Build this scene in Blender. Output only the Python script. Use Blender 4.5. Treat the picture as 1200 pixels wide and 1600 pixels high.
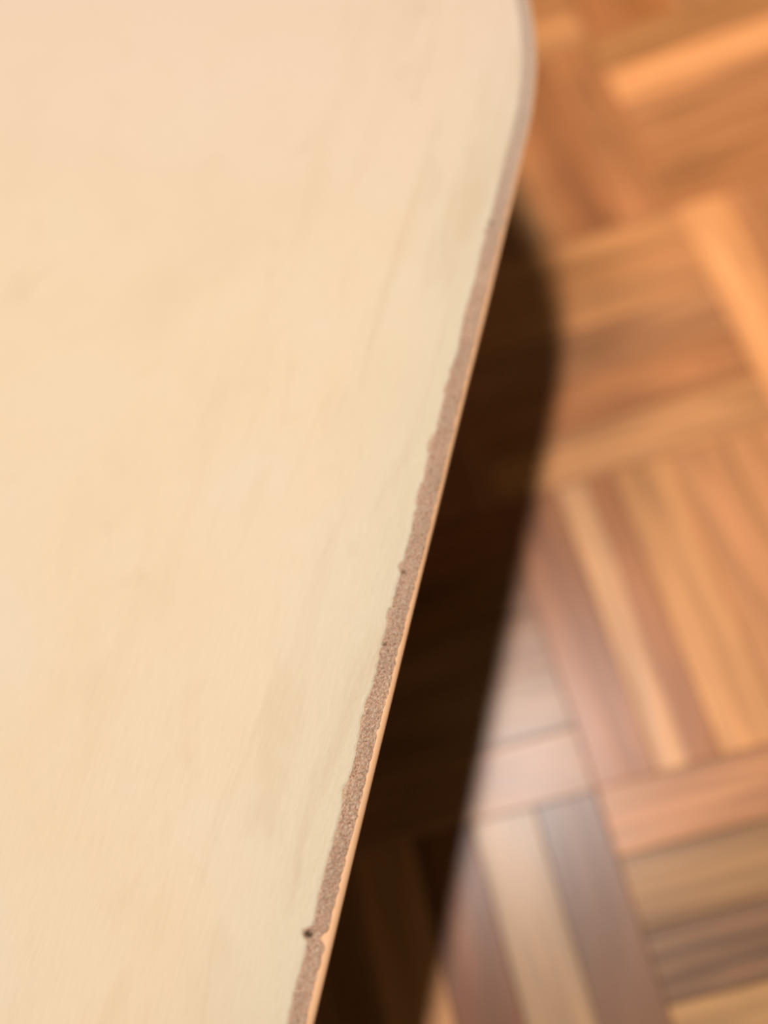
import bpy, bmesh, math, random
from mathutils import Matrix, Vector, noise

for o in list(bpy.data.objects):
    bpy.data.objects.remove(o)
sc = bpy.context.scene
COL = sc.collection

# ------------------------------------------------------------------ frame of the place
# metres; parquet square = 0.16 m; parquet runs along world X and Y
S = 0.16
K = 0.786                                    # the table is modelled 1.27 x and scaled by its root
TOP_Z, THICK = 0.20463 / K, 0.0060           # table top height and thickness, in the table's own units
ORG = Vector((-0.03762, -0.39913))           # a point on the right long edge of the table
ALONG = Vector((0.470295, 0.882509))         # direction of that edge (towards the far corner)
ACROSS = Vector((0.882509, -0.470295))       # outward from the table
TABLE_M = Matrix(((ACROSS.x * K, ALONG.x * K, 0, ORG.x), (ACROSS.y * K, ALONG.y * K, 0, ORG.y), (0, 0, K, 0), (0, 0, 0, 1)))

def place(across, along, z):
    p = ORG + ACROSS * across + ALONG * along
    return Vector((p.x, p.y, z))

# ------------------------------------------------------------------ camera
R = Matrix(((0.9526930245377562, -0.23335156880654195, -0.1947384048733791),
            (0.2911120701253094, 0.8847312791761528, 0.3640114370108244),
            (0.08734851815834867, -0.4034818570677672, 0.9108087765237479)))
cd = bpy.data.cameras.new('camera')
cam = bpy.data.objects.new('camera', cd)
COL.objects.link(cam)
cam.matrix_world = Matrix.Translation((-0.02318, -0.50360, 0.45473)) @ R.transposed().to_4x4()
cd.sensor_fit = 'HORIZONTAL'
cd.sensor_width = 36.0
cd.lens = 1326.6 * 36.0 / 1200.0
cd.clip_start = 0.01
cd.dof.use_dof = True
cd.dof.focus_distance = 0.251
cd.dof.aperture_fstop = 3.0
sc.camera = cam

# ------------------------------------------------------------------ world, lamps, exposure
w = bpy.data.worlds.new('room_light')
sc.world = w
w.use_nodes = True
bg = w.node_tree.nodes['Background']
bg.inputs[0].default_value = (1.0, 0.90, 0.58, 1)
bg.inputs[1].default_value = 0.07

def area_lamp(name, loc, target, size, power, color, size_y=None, turn=None):
    ld = bpy.data.lights.new(name, 'AREA')
    ld.energy = power
    ld.color = color
    if size_y:
        ld.shape = 'RECTANGLE'; ld.size = size; ld.size_y = size_y
    else:
        ld.shape = 'DISK'; ld.size = size
    o = bpy.data.objects.new(name, ld)
    COL.objects.link(o)
    o.location = loc
    if turn is not None: o.rotation_euler = (0, 0, turn)
    else: o.rotation_euler = (Vector(target) - Vector(loc)).to_track_quat('-Z', 'Y').to_euler()
    return o

# warm-white tube lamp on the ceiling, almost overhead: it throws the table's shadow and the sheen in the varnish
area_lamp('ceiling_tube_lamp', place(-0.11, 0.13, 2.4), None, 0.12, 34.5, (1.0, 0.90, 0.84), 0.55, math.atan2(0.8825, 0.4703) - math.pi / 2)

# second, weaker lamp further to the left: the soft outer shadow
area_lamp('side_lamp', place(-0.72, 0.50, 2.3), place(0, 0, 0), 0.45, 14, (1.0, 0.84, 0.72))

sc.view_settings.view_transform = 'Standard'
sc.view_settings.look = 'None'
sc.view_settings.gamma = 1
sc.view_settings.use_curve_mapping = False
sc.view_settings.exposure = 0.0

# ------------------------------------------------------------------ helpers
def tag(o, label=None, cat=None, group=None, kind=None):
    if label: o['label'] = label
    if cat: o['category'] = cat
    if group: o['group'] = group
    if kind: o['kind'] = kind
    return o

def link(name, bm, mat=None, parent=None, smooth=False):
    me = bpy.data.meshes.new(name)
    bm.to_mesh(me); bm.free()
    if smooth:
        for p in me.polygons: p.use_smooth = True
    if mat: me.materials.append(mat)
    o = bpy.data.objects.new(name, me)
    COL.objects.link(o)
    if parent: o.parent = parent
    return o

def new_mat(name):
    m = bpy.data.materials.new(name)
    m.use_nodes = True
    nt = m.node_tree
    return m, nt, nt.nodes['Principled BSDF']

class NG:
    def __init__(s, nt): s.nt = nt
    def dirt(s, tc, col):
        for (x, y, rad, amt) in ((-0.0022, -0.157, 0.0021, 0.85), (-0.0005, 0.150, 0.0018, 0.55), (-0.001, -0.052, 0.0016, 0.4), (-0.0005, -0.022, 0.0018, 0.4)):
            d = s.n('ShaderNodeVectorMath', operation='SUBTRACT'); s.l(tc, d.inputs[0]); d.inputs[1].default_value = (x, y, 0)
            f = s.n('ShaderNodeVectorMath', operation='MULTIPLY'); s.l(d.outputs[0], f.inputs[0]); f.inputs[1].default_value = (1, 1.3, 0)
            ln = s.n('ShaderNodeVectorMath', operation='LENGTH'); s.l(f.outputs[0], ln.inputs[0])
            k = s.math('MULTIPLY_ADD', ln.outputs['Value'], -1.0 / rad, 1.0, clamp=True)
            k = s.math('MULTIPLY', s.math('MULTIPLY', k, s.noise(tc, 1400, 2, 0.6)), 3.2 * amt, clamp=True)
            col = s.mix(k, col, (0.10, 0.055, 0.025))
        return col
    def n(s, t, **kw):
        x = s.nt.nodes.new(t)
        for k, v in kw.items(): setattr(x, k, v)
        return x
    def l(s, a, b): s.nt.links.new(a, b)
    def math(s, op, a, b=None, c=None, clamp=False):
        x = s.n('ShaderNodeMath', operation=op); x.use_clamp = clamp
        for i, v in enumerate((a, b, c)):
            if v is None: continue
            if isinstance(v, (int, float)): x.inputs[i].default_value = v
            else: s.l(v, x.inputs[i])
        return x.outputs[0]
    def mix(s, fac, a, b, mode='MIX'):
        x = s.n('ShaderNodeMix', data_type='RGBA', blend_type=mode)
        for i, v in ((0, fac), (6, a), (7, b)):
            if isinstance(v, (int, float)): x.inputs[i].default_value = v
            elif isinstance(v, tuple): x.inputs[i].default_value = (*v, 1)
            else: s.l(v, x.inputs[i])
        return x.outputs[2]
    def ramp(s, fac, pts):
        x = s.n('ShaderNodeValToRGB')
        el = x.color_ramp.elements
        while len(el) < len(pts): el.new(0.5)
        for e, (p, c) in zip(el, pts):
            e.position = p; e.color = (*c, 1) if isinstance(c, tuple) else (c, c, c, 1)
        s.l(fac, x.inputs[0])
        return x.outputs[0]
    def noise(s, vec, scale, detail=3, rough=0.5, dist=0.0):
        x = s.n('ShaderNodeTexNoise')
        x.inputs['Scale'].default_value = scale; x.inputs['Detail'].default_value = detail
        x.inputs['Roughness'].default_value = rough; x.inputs['Distortion'].default_value = dist
        s.l(vec, x.inputs['Vector'])
        return x.outputs[0]
    def mapping(s, vec, scale=(1, 1, 1), loc=None):
        x = s.n('ShaderNodeMapping'); x.inputs['Scale'].default_value = scale
        s.l(vec, x.inputs['Vector'])
        if loc is not None: s.l(loc, x.inputs['Location'])
        return x.outputs[0]

# ------------------------------------------------------------------ materials
def parquet_material():
    """varnished oak: the plank's own tint is its object colour, grain runs along its local X;
    alpha of the object colour = share of pale sapwood along one side, sign side by local Y"""
    m, nt, b = new_mat('varnished_oak')
    g = NG(nt)
    tc = g.n('ShaderNodeTexCoord').outputs['Object']
    oi = g.n('ShaderNodeObjectInfo')
    rnd = oi.outputs['Random']
    off = g.n('ShaderNodeCombineXYZ')
    g.l(g.math('MULTIPLY', rnd, 37.0), off.inputs[0]); g.l(g.math('MULTIPLY', rnd, 91.0), off.inputs[1]); g.l(g.math('MULTIPLY', rnd, 53.0), off.inputs[2])
    offv = off.outputs[0]
    streak = g.noise(g.mapping(tc, (9, 110, 60), offv), 1.0, 4, 0.55, 0.4)
    fine = g.noise(g.mapping(tc, (35, 900, 300), offv), 1.0, 3, 0.6)
    broad = g.noise(g.mapping(tc, (7, 30, 20), offv), 1.0, 2, 0.5, 0.8)
    # cathedral figure
    wv = g.n('ShaderNodeTexWave', wave_type='BANDS', bands_direction='Y')
    wv.inputs['Scale'].default_value = 38; wv.inputs['Distortion'].default_value = 7.0
    wv.inputs['Detail'].default_value = 2; wv.inputs['Detail Scale'].default_value = 0.35
    g.l(g.mapping(tc, (0.30, 1, 1), offv), wv.inputs['Vector'])
    v = g.ramp(streak, [(0.32, 0.74), (0.62, 1.14)])
    col = g.mix(1.0, oi.outputs['Color'], v, 'MULTIPLY')
    col = g.mix(1.0, col, g.ramp(fine, [(0.3, 0.90), (0.7, 1.06)]), 'MULTIPLY')
    col = g.mix(1.0, col, g.ramp(broad, [(0.3, (0.84, 0.80, 0.76)), (0.7, (1.1, 1.1, 1.1))]), 'MULTIPLY')
    at = g.n('ShaderNodeAttribute', attribute_type='OBJECT', attribute_name='figure').outputs['Fac']
    figc = g.ramp(wv.outputs[0], [(0.0, (0.50, 0.47, 0.46)), (0.35, (0.93, 0.93, 0.93)), (1.0, (1.08, 1.08, 1.08))])
    col = g.mix(g.math('MULTIPLY', at, 1.0), col, g.mix(1.0, col, figc, 'MULTIPLY'))
    # sapwood band
    sap = g.n('ShaderNodeAttribute', attribute_type='OBJECT', attribute_name='sapwood').outputs['Fac']
    sep = g.n('ShaderNodeSeparateXYZ'); g.l(tc, sep.inputs[0])
    yy = g.math('ADD', sep.outputs[1], g.math('MULTIPLY', g.math('SUBTRACT', broad, 0.5), 0.004))
    side = g.math('MULTIPLY_ADD', yy, 700.0, 0.5, clamp=True)      # 0..1 over about 1.5 mm
    band = g.math('MULTIPLY', side, sap, clamp=True)
    col = g.mix(band, col, g.mix(1.0, col, (1.55, 2.05, 2.6), "MULTIPLY"))
    g.l(col, b.inputs['Base Color'])
    b.inputs['Roughness'].default_value = 0.5
    b.inputs['Specular IOR Level'].default_value = 0.3
    b.inputs['Coat Weight'].default_value = 0.55
    b.inputs['Coat Roughness'].default_value = 0.27
    b.inputs['Coat IOR'].default_value = 1.5
    bump = g.n('ShaderNodeBump'); bump.inputs['Distance'].default_value = 0.0004; bump.inputs['Strength'].default_value = 0.35
    h = g.math('ADD', g.math('MULTIPLY', streak, 1.0), g.math('MULTIPLY', fine, 0.25))
    g.l(h, bump.inputs['Height']); g.l(bump.outputs[0], b.inputs['Normal'])
    bump2 = g.n('ShaderNodeBump'); bump2.inputs['Distance'].default_value = 0.0004; bump2.inputs['Strength'].default_value = 0.35
    g.l(g.math('ADD', g.math('MULTIPLY', streak, 1.0), g.math('MULTIPLY', broad, 1.6)), bump2.inputs['Height']); g.l(bump2.outputs[0], b.inputs['Coat Normal'])
    return m

def face_material():
    m, nt, b = new_mat('cream_worn_face')
    g = NG(nt)
    tc = g.n('ShaderNodeTexCoord').outputs['Object']
    blot = g.noise(tc, 9, 3, 0.55, 0.3)
    soft = g.noise(g.mapping(tc, (60, 9, 20)), 1.0, 4, 0.6, 0.6)
    grain = g.noise(g.mapping(tc, (900, 90, 200)), 1.0, 3, 0.65)
    col = g.ramp(blot, [(0.30, (0.86, 0.70, 0.49)), (0.5, (0.89, 0.74, 0.53)), (0.72, (0.89, 0.755, 0.57))])
    sep = g.n('ShaderNodeSeparateXYZ'); g.l(tc, sep.inputs[0])
    # the paint is worn paler and greener in a band along the long edge
    wob = g.math('MULTIPLY', g.math('SUBTRACT', soft, 0.5), 0.05)
    edge = g.math('MULTIPLY_ADD', g.math('ADD', sep.outputs[0], wob), 20.0, 1.0, clamp=True)
    col = g.mix(g.math('MULTIPLY', edge, 0.8), col, (0.80, 0.725, 0.54))
    pink = g.math('MULTIPLY', g.math('MULTIPLY_ADD', sep.outputs[1], 5.0, -0.45, clamp=True), 0.75)
    col = g.mix(pink, col, (0.87, 0.70, 0.555))
    # faint tan rub marks that follow the edge
    near = g.math('MULTIPLY_ADD', sep.outputs[0], 7.0, 1.0, clamp=True)
    rub = g.math('MULTIPLY', g.ramp(soft, [(0.50, 0.0), (0.68, 1.0)]), near)
    col = g.mix(g.math('MULTIPLY', rub, 0.5), col, (0.74, 0.56, 0.36))
    spots = g.noise(g.mapping(tc, (42, 26, 30)), 1.0, 2, 0.5, 0.5)
    col = g.mix(g.math('MULTIPLY', g.ramp(spots, [(0.62, 0.0), (0.78, 1.0)]), 0.20), col, (0.70, 0.52, 0.34))
    col = g.mix(1.0, col, g.ramp(grain, [(0.3, 0.975), (0.7, 1.02)]), 'MULTIPLY')
    col = g.dirt(tc, col)
    g.l(col, b.inputs['Base Color'])
    b.inputs['Roughness'].default_value = 0.6
    b.inputs['Specular IOR Level'].default_value = 0.25
    bump = g.n('ShaderNodeBump'); bump.inputs['Distance'].default_value = 0.0006; bump.inputs['Strength'].default_value = 0.7
    pit = g.noise(g.mapping(tc, (700, 220, 300)), 1.0, 4, 0.65, 0.5)
    nearer = g.math('MULTIPLY_ADD', sep.outputs[0], 30.0, 1.0, clamp=True)
    hh = g.math('ADD', g.math('MULTIPLY', grain, 0.3), g.math('MULTIPLY', g.math('MULTIPLY', pit, nearer), 1.0))
    g.l(hh, bump.inputs['Height']); g.l(bump.outputs[0], b.inputs['Normal'])
    return m

def core_material():
    m, nt, b = new_mat('raw_fibre_core')
    g = NG(nt)
    tc = g.n('ShaderNodeTexCoord').outputs['Object']
    a = g.noise(tc, 900, 4, 0.7, 0.4)
    c = g.noise(g.mapping(tc, (90, 40, 90)), 1.0, 3, 0.6)
    col = g.ramp(a, [(0.32, (0.36, 0.19, 0.11)), (0.41, (0.88, 0.55, 0.37)), (0.56, (0.97, 0.70, 0.50)), (0.72, (0.98, 0.87, 0.74))])
    col = g.mix(1.0, col, g.ramp(c, [(0.3, (0.86, 0.84, 0.84)), (0.7, (1.1, 1.08, 1.06))]), 'MULTIPLY')
    sep = g.n('ShaderNodeSeparateXYZ'); g.l(tc, sep.inputs[0])
    sound = g.math('MULTIPLY_ADD', sep.outputs[1], 9.0, -1.0, clamp=True)      # still painted towards the corner
    col = g.mix(g.math('MULTIPLY', sound, 0.85), col, (0.97, 0.76, 0.60))
    col = g.dirt(tc, col)
    g.l(col, b.inputs['Base Color'])
    b.inputs['Roughness'].default_value = 0.8
    bump = g.n('ShaderNodeBump'); bump.inputs['Distance'].default_value = 0.0016; bump.inputs['Strength'].default_value = 0.9
    g.l(a, bump.inputs['Height']); g.l(bump.outputs[0], b.inputs['Normal'])
    return m

def plain(name, color, rough=0.5):
    m, nt, b = new_mat(name)
    g = NG(nt)
    tc = g.n('ShaderNodeTexCoord').outputs['Object']
    a = g.noise(g.mapping(tc, (60, 15, 60)), 1.0, 3, 0.6)
    g.l(g.mix(1.0, color, g.ramp(a, [(0.3, 0.92), (0.7, 1.05)]), 'MULTIPLY'), b.inputs['Base Color'])
    b.inputs['Roughness'].default_value = rough
    return m

M_OAK = parquet_material()
M_FACE = face_material()
M_CORE = core_material()
M_RIM = plain('birch_lower_ply', (0.95, 0.56, 0.30), 0.5)
M_LEG = plain('birch_leg', (0.60, 0.42, 0.26), 0.5)
M_BED = plain('dark_joint_bed', (0.10, 0.05, 0.025), 0.8)

# ------------------------------------------------------------------ the parquet floor
bm = bmesh.new()
bmesh.ops.create_grid(bm, x_segments=1, y_segments=1, size=1.0)
for v in bm.verts: v.co = Vector((v.co.x * 1.7, v.co.y * 1.7 - 0.3, -0.0008))
floor = tag(link('floor', bm, M_BED), 'parquet floor of small oak planks laid in a basket weave', kind='structure')

GAP = 0.00025
PW = S / 5
def plank_bm(L=S - GAP, W=PW - GAP, T=0.008, bev=0.0004):
    b_ = bmesh.new()
    bmesh.ops.create_cube(b_, size=1.0)
    for v in b_.verts: v.co = Vector((v.co.x * L, v.co.y * W, v.co.z * T - T / 2))
    ed = [e for e in b_.edges if all(v.co.z > -T / 2 for v in e.verts)]
    bmesh.ops.bevel(b_, geom=ed, offset=bev, segments=1, affect='EDGES', profile=0.5)
    return b_
bm = plank_bm()
PLANK = bpy.data.meshes.new('plank'); bm.to_mesh(PLANK); bm.free(); PLANK.materials.append(M_OAK)

# tints (linear) read off the photograph's own planks where they differ, with some shade and glare painted into row 3; the rest vary at random
BASE = (0.78, 0.355, 0.142)
rng = random.Random(5)
SPECIAL = {  # (column, row, plank) -> (tint multiplier rgb, figure, sapwood)
}
def T(c, r, k, mul, fig=0.0, sap=0.0): SPECIAL[(c, r, k)] = (mul, fig, sap)
exec_tints = [
    # square right of the table, long planks towards the viewer (column 0, row 2)
    (0, 2, 0, (0.76, 0.66, 0.62), 0.1, 0), (0, 2, 1, (0.84, 0.74, 0.66), 0, 1.0), (0, 2, 2, (1.20, 1.24, 1.12), 0, 0),
    (0, 2, 3, (1.08, 1.05, 1.0), 0, 0), (0, 2, 4, (1.12, 1.10, 1.05), 0, 0),
    # planks lying across, above it (column 0, row 1)
    (0, 1, 0, (1.15, 1.12, 1.0), 0.25, 0), (0, 1, 1, (1.10, 1.08, 1.0), 0.2, 0), (0, 1, 2, (0.86, 0.84, 0.85), 0, 0),
    (0, 1, 3, (0.88, 0.78, 0.70), 0.15, 0), (0, 1, 4, (1.08, 1.10, 1.05), 0.3, 0),
    # top: square of planks across (column 1, row 0)
    (1, 0, 0, (0.90, 0.86, 0.72), 0, 0), (1, 0, 1, (1.55, 1.50, 1.40), 0, 0), (1, 0, 2, (0.98, 0.92, 0.86), 0, 0),
    (1, 0, 3, (1.0, 0.92, 0.82), 0, 0), (1, 0, 4, (0.88, 0.78, 0.66), 0, 0),
    # square left of it, planks towards the viewer (column 0, row 0)
    (0, 0, 0, (0.8, 0.72, 0.7), 0, 0), (0, 0, 1, (0.86, 0.78, 0.70), 0, 0), (0, 0, 2, (0.98, 0.90, 0.82), 0, 0.45), (0, 0, 3, (0.78, 0.66, 0.58), 0, 0), (0, 0, 4, (0.88, 0.78, 0.70), 0, 0),
    # column 1, row 1: two light planks at its left side
    (1, 1, 0, (1.45, 1.42, 1.32), 0, 0), (1, 1, 1, (0.95, 0.88, 0.80), 0, 0),
    # top row
    (0, -1, 4, (1.15, 1.15, 1.05), 0, 0), (0, -1, 3, (0.95, 0.9, 0.8), 0, 0), (1, -1, 0, (0.85, 0.72, 0.60), 0, 0), (1, -1, 1, (0.85, 0.70, 0.5), 0, 0),
    # below the light square (column 0, row 3): browner oak, also darkened in place of shade
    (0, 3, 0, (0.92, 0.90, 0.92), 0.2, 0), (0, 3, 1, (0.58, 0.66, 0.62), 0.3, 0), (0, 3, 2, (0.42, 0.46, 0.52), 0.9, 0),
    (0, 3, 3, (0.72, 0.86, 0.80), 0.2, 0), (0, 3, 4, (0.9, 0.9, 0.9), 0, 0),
    # bottom, planks towards the viewer (column -1, row 3): dark tints partly painted shade, the pale one glare
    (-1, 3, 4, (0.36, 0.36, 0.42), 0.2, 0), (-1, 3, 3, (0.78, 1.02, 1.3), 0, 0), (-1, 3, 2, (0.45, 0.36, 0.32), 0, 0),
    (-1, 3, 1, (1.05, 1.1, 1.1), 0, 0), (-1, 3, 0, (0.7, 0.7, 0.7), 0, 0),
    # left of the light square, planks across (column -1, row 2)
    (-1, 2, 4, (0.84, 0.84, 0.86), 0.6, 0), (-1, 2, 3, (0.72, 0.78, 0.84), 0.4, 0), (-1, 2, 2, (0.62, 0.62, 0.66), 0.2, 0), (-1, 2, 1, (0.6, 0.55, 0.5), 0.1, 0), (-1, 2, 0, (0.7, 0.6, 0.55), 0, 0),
]
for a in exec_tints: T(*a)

sites = []
for c in range(-8, 10):
    for r in range(-7, 11):
        cx, cy = (c + 0.5) * S, -(r + 0.5) * S
        sites.append((math.hypot(cx - 0.06, cy + 0.33), c, r, cx, cy))
sites.sort()
far_bm = bmesh.new()
n_plank = 0
for d, c, r, cx, cy in sites:
    across_sq = (c + r) % 2 != 0          # planks run along X in these squares
    for k in range(5):
        o_ = (k - 2) * PW
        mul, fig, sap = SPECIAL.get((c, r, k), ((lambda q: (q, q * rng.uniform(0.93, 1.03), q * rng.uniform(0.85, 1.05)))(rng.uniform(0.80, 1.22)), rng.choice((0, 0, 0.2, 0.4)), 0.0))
        z = rng.uniform(-0.00012, 0.00012)
        tx, ty = rng.gauss(0, 0.0022), rng.gauss(0, 0.0022)
        if across_sq: loc, rz = Vector((cx, cy - o_, z)), 0.0
        else: loc, rz = Vector((cx + o_, cy, z)), math.pi / 2
        mw = Matrix.Translation(loc) @ Matrix.Rotation(rz + (rng.gauss(0, 0.002)), 4, 'Z') @ Matrix.Rotation(tx, 4, 'X') @ Matrix.Rotation(ty * 0.4, 4, 'Y')
        if n_plank < 300:
            n_plank += 1
            o = bpy.data.objects.new('plank', PLANK)
            COL.objects.link(o)
            o.parent = floor
            o.matrix_world = mw
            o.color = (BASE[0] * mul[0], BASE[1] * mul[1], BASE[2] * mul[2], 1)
            o['figure'] = float(fig); o['sapwood'] = float(sap)
        else:
            pb = plank_bm()
            bmesh.ops.transform(pb, matrix=mw, verts=pb.verts)
            me_ = bpy.data.meshes.new('t'); pb.to_mesh(me_); pb.free()
            far_bm.from_mesh(me_); bpy.data.meshes.remove(me_)
far = link('distant_planks', far_bm, M_OAK, floor)
far.color = (*BASE, 1); far['kind'] = 'stuff'; far['figure'] = 0.1; far['sapwood'] = 0.0

# ------------------------------------------------------------------ the table
X0, X1, Y0, Y1, RAD = -0.78, 0.0, -0.92, 0.465, 0.26
def outline(inset=0.0, seg=28, step=0.02):
    """rounded rectangle, counter-clockwise from the lower right"""
    x0, x1, y0, y1, r = X0 + inset, X1 - inset, Y0 + inset, Y1 - inset, RAD - inset
    pts = []
    for (cx, cy, a0) in ((x1 - r, y1 - r, 0), (x0 + r, y1 - r, 90), (x0 + r, y0 + r, 180), (x1 - r, y0 + r, 270)):
        for i in range(seg + 1):
            a = math.radians(a0 + 90 * i / seg)
            pts.append(Vector((cx + r * math.cos(a), cy + r * math.sin(a))))
    return pts

table = bpy.data.objects.new('table', None)
COL.objects.link(table)
table.matrix_world = TABLE_M
tag(table, 'low cream-painted table with rounded corner and worn brown raw edge, standing on the parquet', 'table')

def resample(pts, lo, hi, fine, coarse):
    out = []
    n = len(pts)
    for i in range(n):
        a, b_ = pts[i], pts[(i + 1) % n]
        L = (b_ - a).length
        if L < 1e-7: continue
        on = a.x > -0.19 and b_.x > -0.19 and (lo < a.y < hi or lo < b_.y < hi or (a.y < lo and b_.y > hi))
        s = fine if on else coarse
        k = max(1, int(L / s))
        for j in range(k): out.append(a.lerp(b_, j / k))
    return out

# the visible stretch of the edge is modelled finely
OUT = resample(outline(), -0.32, 0.47, 0.0009, 0.02)
def normal_at(i):
    a, b_ = OUT[i - 1], OUT[(i + 1) % len(OUT)]
    t = (b_ - a).normalized()
    return Vector((t.y, -t.x))
NRM = [normal_at(i) for i in range(len(OUT))]

def nz(x, y, z, s): return noise.noise(Vector((x * s, y * s, z * s)))

# chips bitten out of the face where the paint has broken away: (along, depth, half length)
CHIPS = [(-0.157, 0.0042, 0.0022), (-0.108, 0.0012, 0.004), (-0.040, 0.0016, 0.003), (0.012, 0.0016, 0.006), (0.035, 0.0022, 0.005),
         (0.062, 0.0012, 0.004), (0.145, 0.0016, 0.0014), (-0.20, 0.0022, 0.008), (-0.075, 0.0012, 0.003), (-0.020, 0.0020, 0.002)]
def break_line(p):
    """how far inwards from the edge the cream face has broken off at this spot"""
    rough = max(0.0, min(1.0, (0.20 - p.y) / 0.12))
    d = 0.0007 + rough * (0.0010 * (0.5 + nz(p.x, p.y, 0, 55)) + 0.0009 * abs(nz(p.x, p.y, 3, 190)) + 0.00035 * abs(nz(p.x, p.y, 7, 520)))
    if p.x > -0.02:
        for (y, dep, hw) in CHIPS:
            q = abs(p.y - y) / hw
            if q < 1: d += dep * (1 - q * q) ** 0.7 * (0.75 + 0.5 * nz(0, p.y, 1, 900))
    return max(0.0003, d)

# cream face: a thin skin, its border following the broken line
FACE_T = 0.0007
bm = bmesh.new()
top_ring, mid_ring, bot_ring = [], [], []
for p, n_ in zip(OUT, NRM):
    d = break_line(p)
    q = p - n_ * (d + 0.0009)
    top_ring.append(bm.verts.new((q.x, q.y, TOP_Z)))
    q = p - n_ * (d + 0.0002)
    mid_ring.append(bm.verts.new((q.x, q.y, TOP_Z - 0.0003)))
    q = p - n_ * d
    bot_ring.append(bm.verts.new((q.x, q.y, TOP_Z - FACE_T)))
n = len(OUT)
for i in range(n):
    j = (i + 1) % n
    bm.faces.new((mid_ring[i], mid_ring[j], top_ring[j], top_ring[i]))
    bm.faces.new((bot_ring[i], bot_ring[j], mid_ring[j], mid_ring[i]))
bm.faces.new(top_ring)
bm.faces.new(list(reversed(bot_ring)))
bmesh.ops.recalc_face_normals(bm, faces=bm.faces)
face = link('top_face', bm, M_FACE, table)
tag(face, 'smooth cream painted face, rubbed pale near the edge')

# fibre core: rough side face with real relief
def ring_mesh(levels, disp, mat, name, cap=True):
    b_ = bmesh.new()
    rings = []
    for li, (z, ins) in enumerate(levels):
        ring = []
        for p, n_ in zip(OUT, NRM):
            dd, dz = disp(p, z, li, len(levels))
            q = p - n_ * (ins - dd)
            ring.append(b_.verts.new((q.x, q.y, z + dz)))
        rings.append(ring)
    for a, c_ in zip(rings, rings[1:]):
        for i in range(n):
            j = (i + 1) % n
            b_.faces.new((a[i], a[j], c_[j], c_[i]))
    if cap:
        b_.faces.new(rings[0]); b_.faces.new(rings[-1])
    bmesh.ops.recalc_face_normals(b_, faces=b_.faces)
    return link(name, b_, mat, table)

ZC0, ZC1 = TOP_Z - 0.0004, TOP_Z - 0.0031
NL = 22
lev = [(ZC0 + (ZC1 - ZC0) * i / (NL - 1), 0.0012 - 0.0062 * i / (NL - 1)) for i in range(NL)]
def core_disp(p, z, li, nl):
    vis = p.x > -0.16 and p.y > -0.34
    if not vis: return 0.0, 0.0
    rough = 0.25 + 0.75 * max(0.0, min(1.0, (0.24 - p.y) / 0.12))
    r = 0.0004 * nz(p.x, p.y, z, 160) + 0.0004 * nz(p.x, p.y, z + 5, 420) + 0.0004 * nz(p.x, p.y, z + 9, 900)
    if p.x > -0.02:
        for (y, dep, hw) in CHIPS[:1] + CHIPS[6:7]:
            q = math.hypot((p.y - y) / hw, (z - TOP_Z) / 0.007)
            if q < 1: r -= dep * 0.6 * (1 - q * q)
    if li == 0: r = min(r, 0.0)
    r = rough * r
    if p.x > -0.02 and li > 0: r -= 0.0011 * min(1.0, max(0.0, -p.y / 0.14)) * li / nl
    return r, 0.0
core = ring_mesh(lev, core_disp, M_CORE, 'fibre_core')
tag(core, 'rough raw brown fibre showing on the side of the top')

# smooth lower ply that catches the light as a thin bright line
def rim_disp(p, z, li, nl): return 0.00035 * nz(p.x, p.y, 0, 14), 0.0
zb = TOP_Z - THICK
rim = ring_mesh([(ZC1 - 0.0002, 0.0010), (ZC1 - 0.0001, -0.0045), (ZC1 - 0.0004, -0.0056), (ZC1 - 0.0009, -0.0062), (ZC1 - 0.0014, -0.0064), (zb + 0.0006, -0.0063), (zb + 0.0001, -0.0054), (zb, -0.0040)], rim_disp, M_RIM, 'lower_ply')
tag(rim, 'thin smooth orange-brown ply along the lower edge')
for p in rim.data.polygons:
    p.use_smooth = len(p.vertices) == 4
rim.data.materials.append(M_BED)
for p in rim.data.polygons:
    if len(p.vertices) > 4: p.material_index = 1       # underside coloured dark to deepen the shade below it

# short turned legs, set well in under the top
for (x, y) in ((-0.16, 0.28), (X0 + 0.16, 0.28), (-0.15, Y0 + 0.15), (X0 + 0.15, Y0 + 0.15)):
    b_ = bmesh.new()
    prof = [(0.018, 0.0), (0.021, 0.002), (0.022, 0.02), (0.027, 0.08), (0.030, zb - 0.012), (0.036, zb - 0.010), (0.036, zb)]
    rings = []
    for (r_, z_) in prof:
        rings.append([b_.verts.new((r_ * math.cos(a * math.tau / 28), r_ * math.sin(a * math.tau / 28), z_)) for a in range(28)])
    for a_, c_ in zip(rings, rings[1:]):
        for i in range(28): b_.faces.new((a_[i], a_[(i + 1) % 28], c_[(i + 1) % 28], c_[i]))
    b_.faces.new(list(reversed(rings[0]))); b_.faces.new(rings[-1])
    leg = link('leg', b_, M_LEG, table, smooth=False)
    leg.location = (x, y, 0)
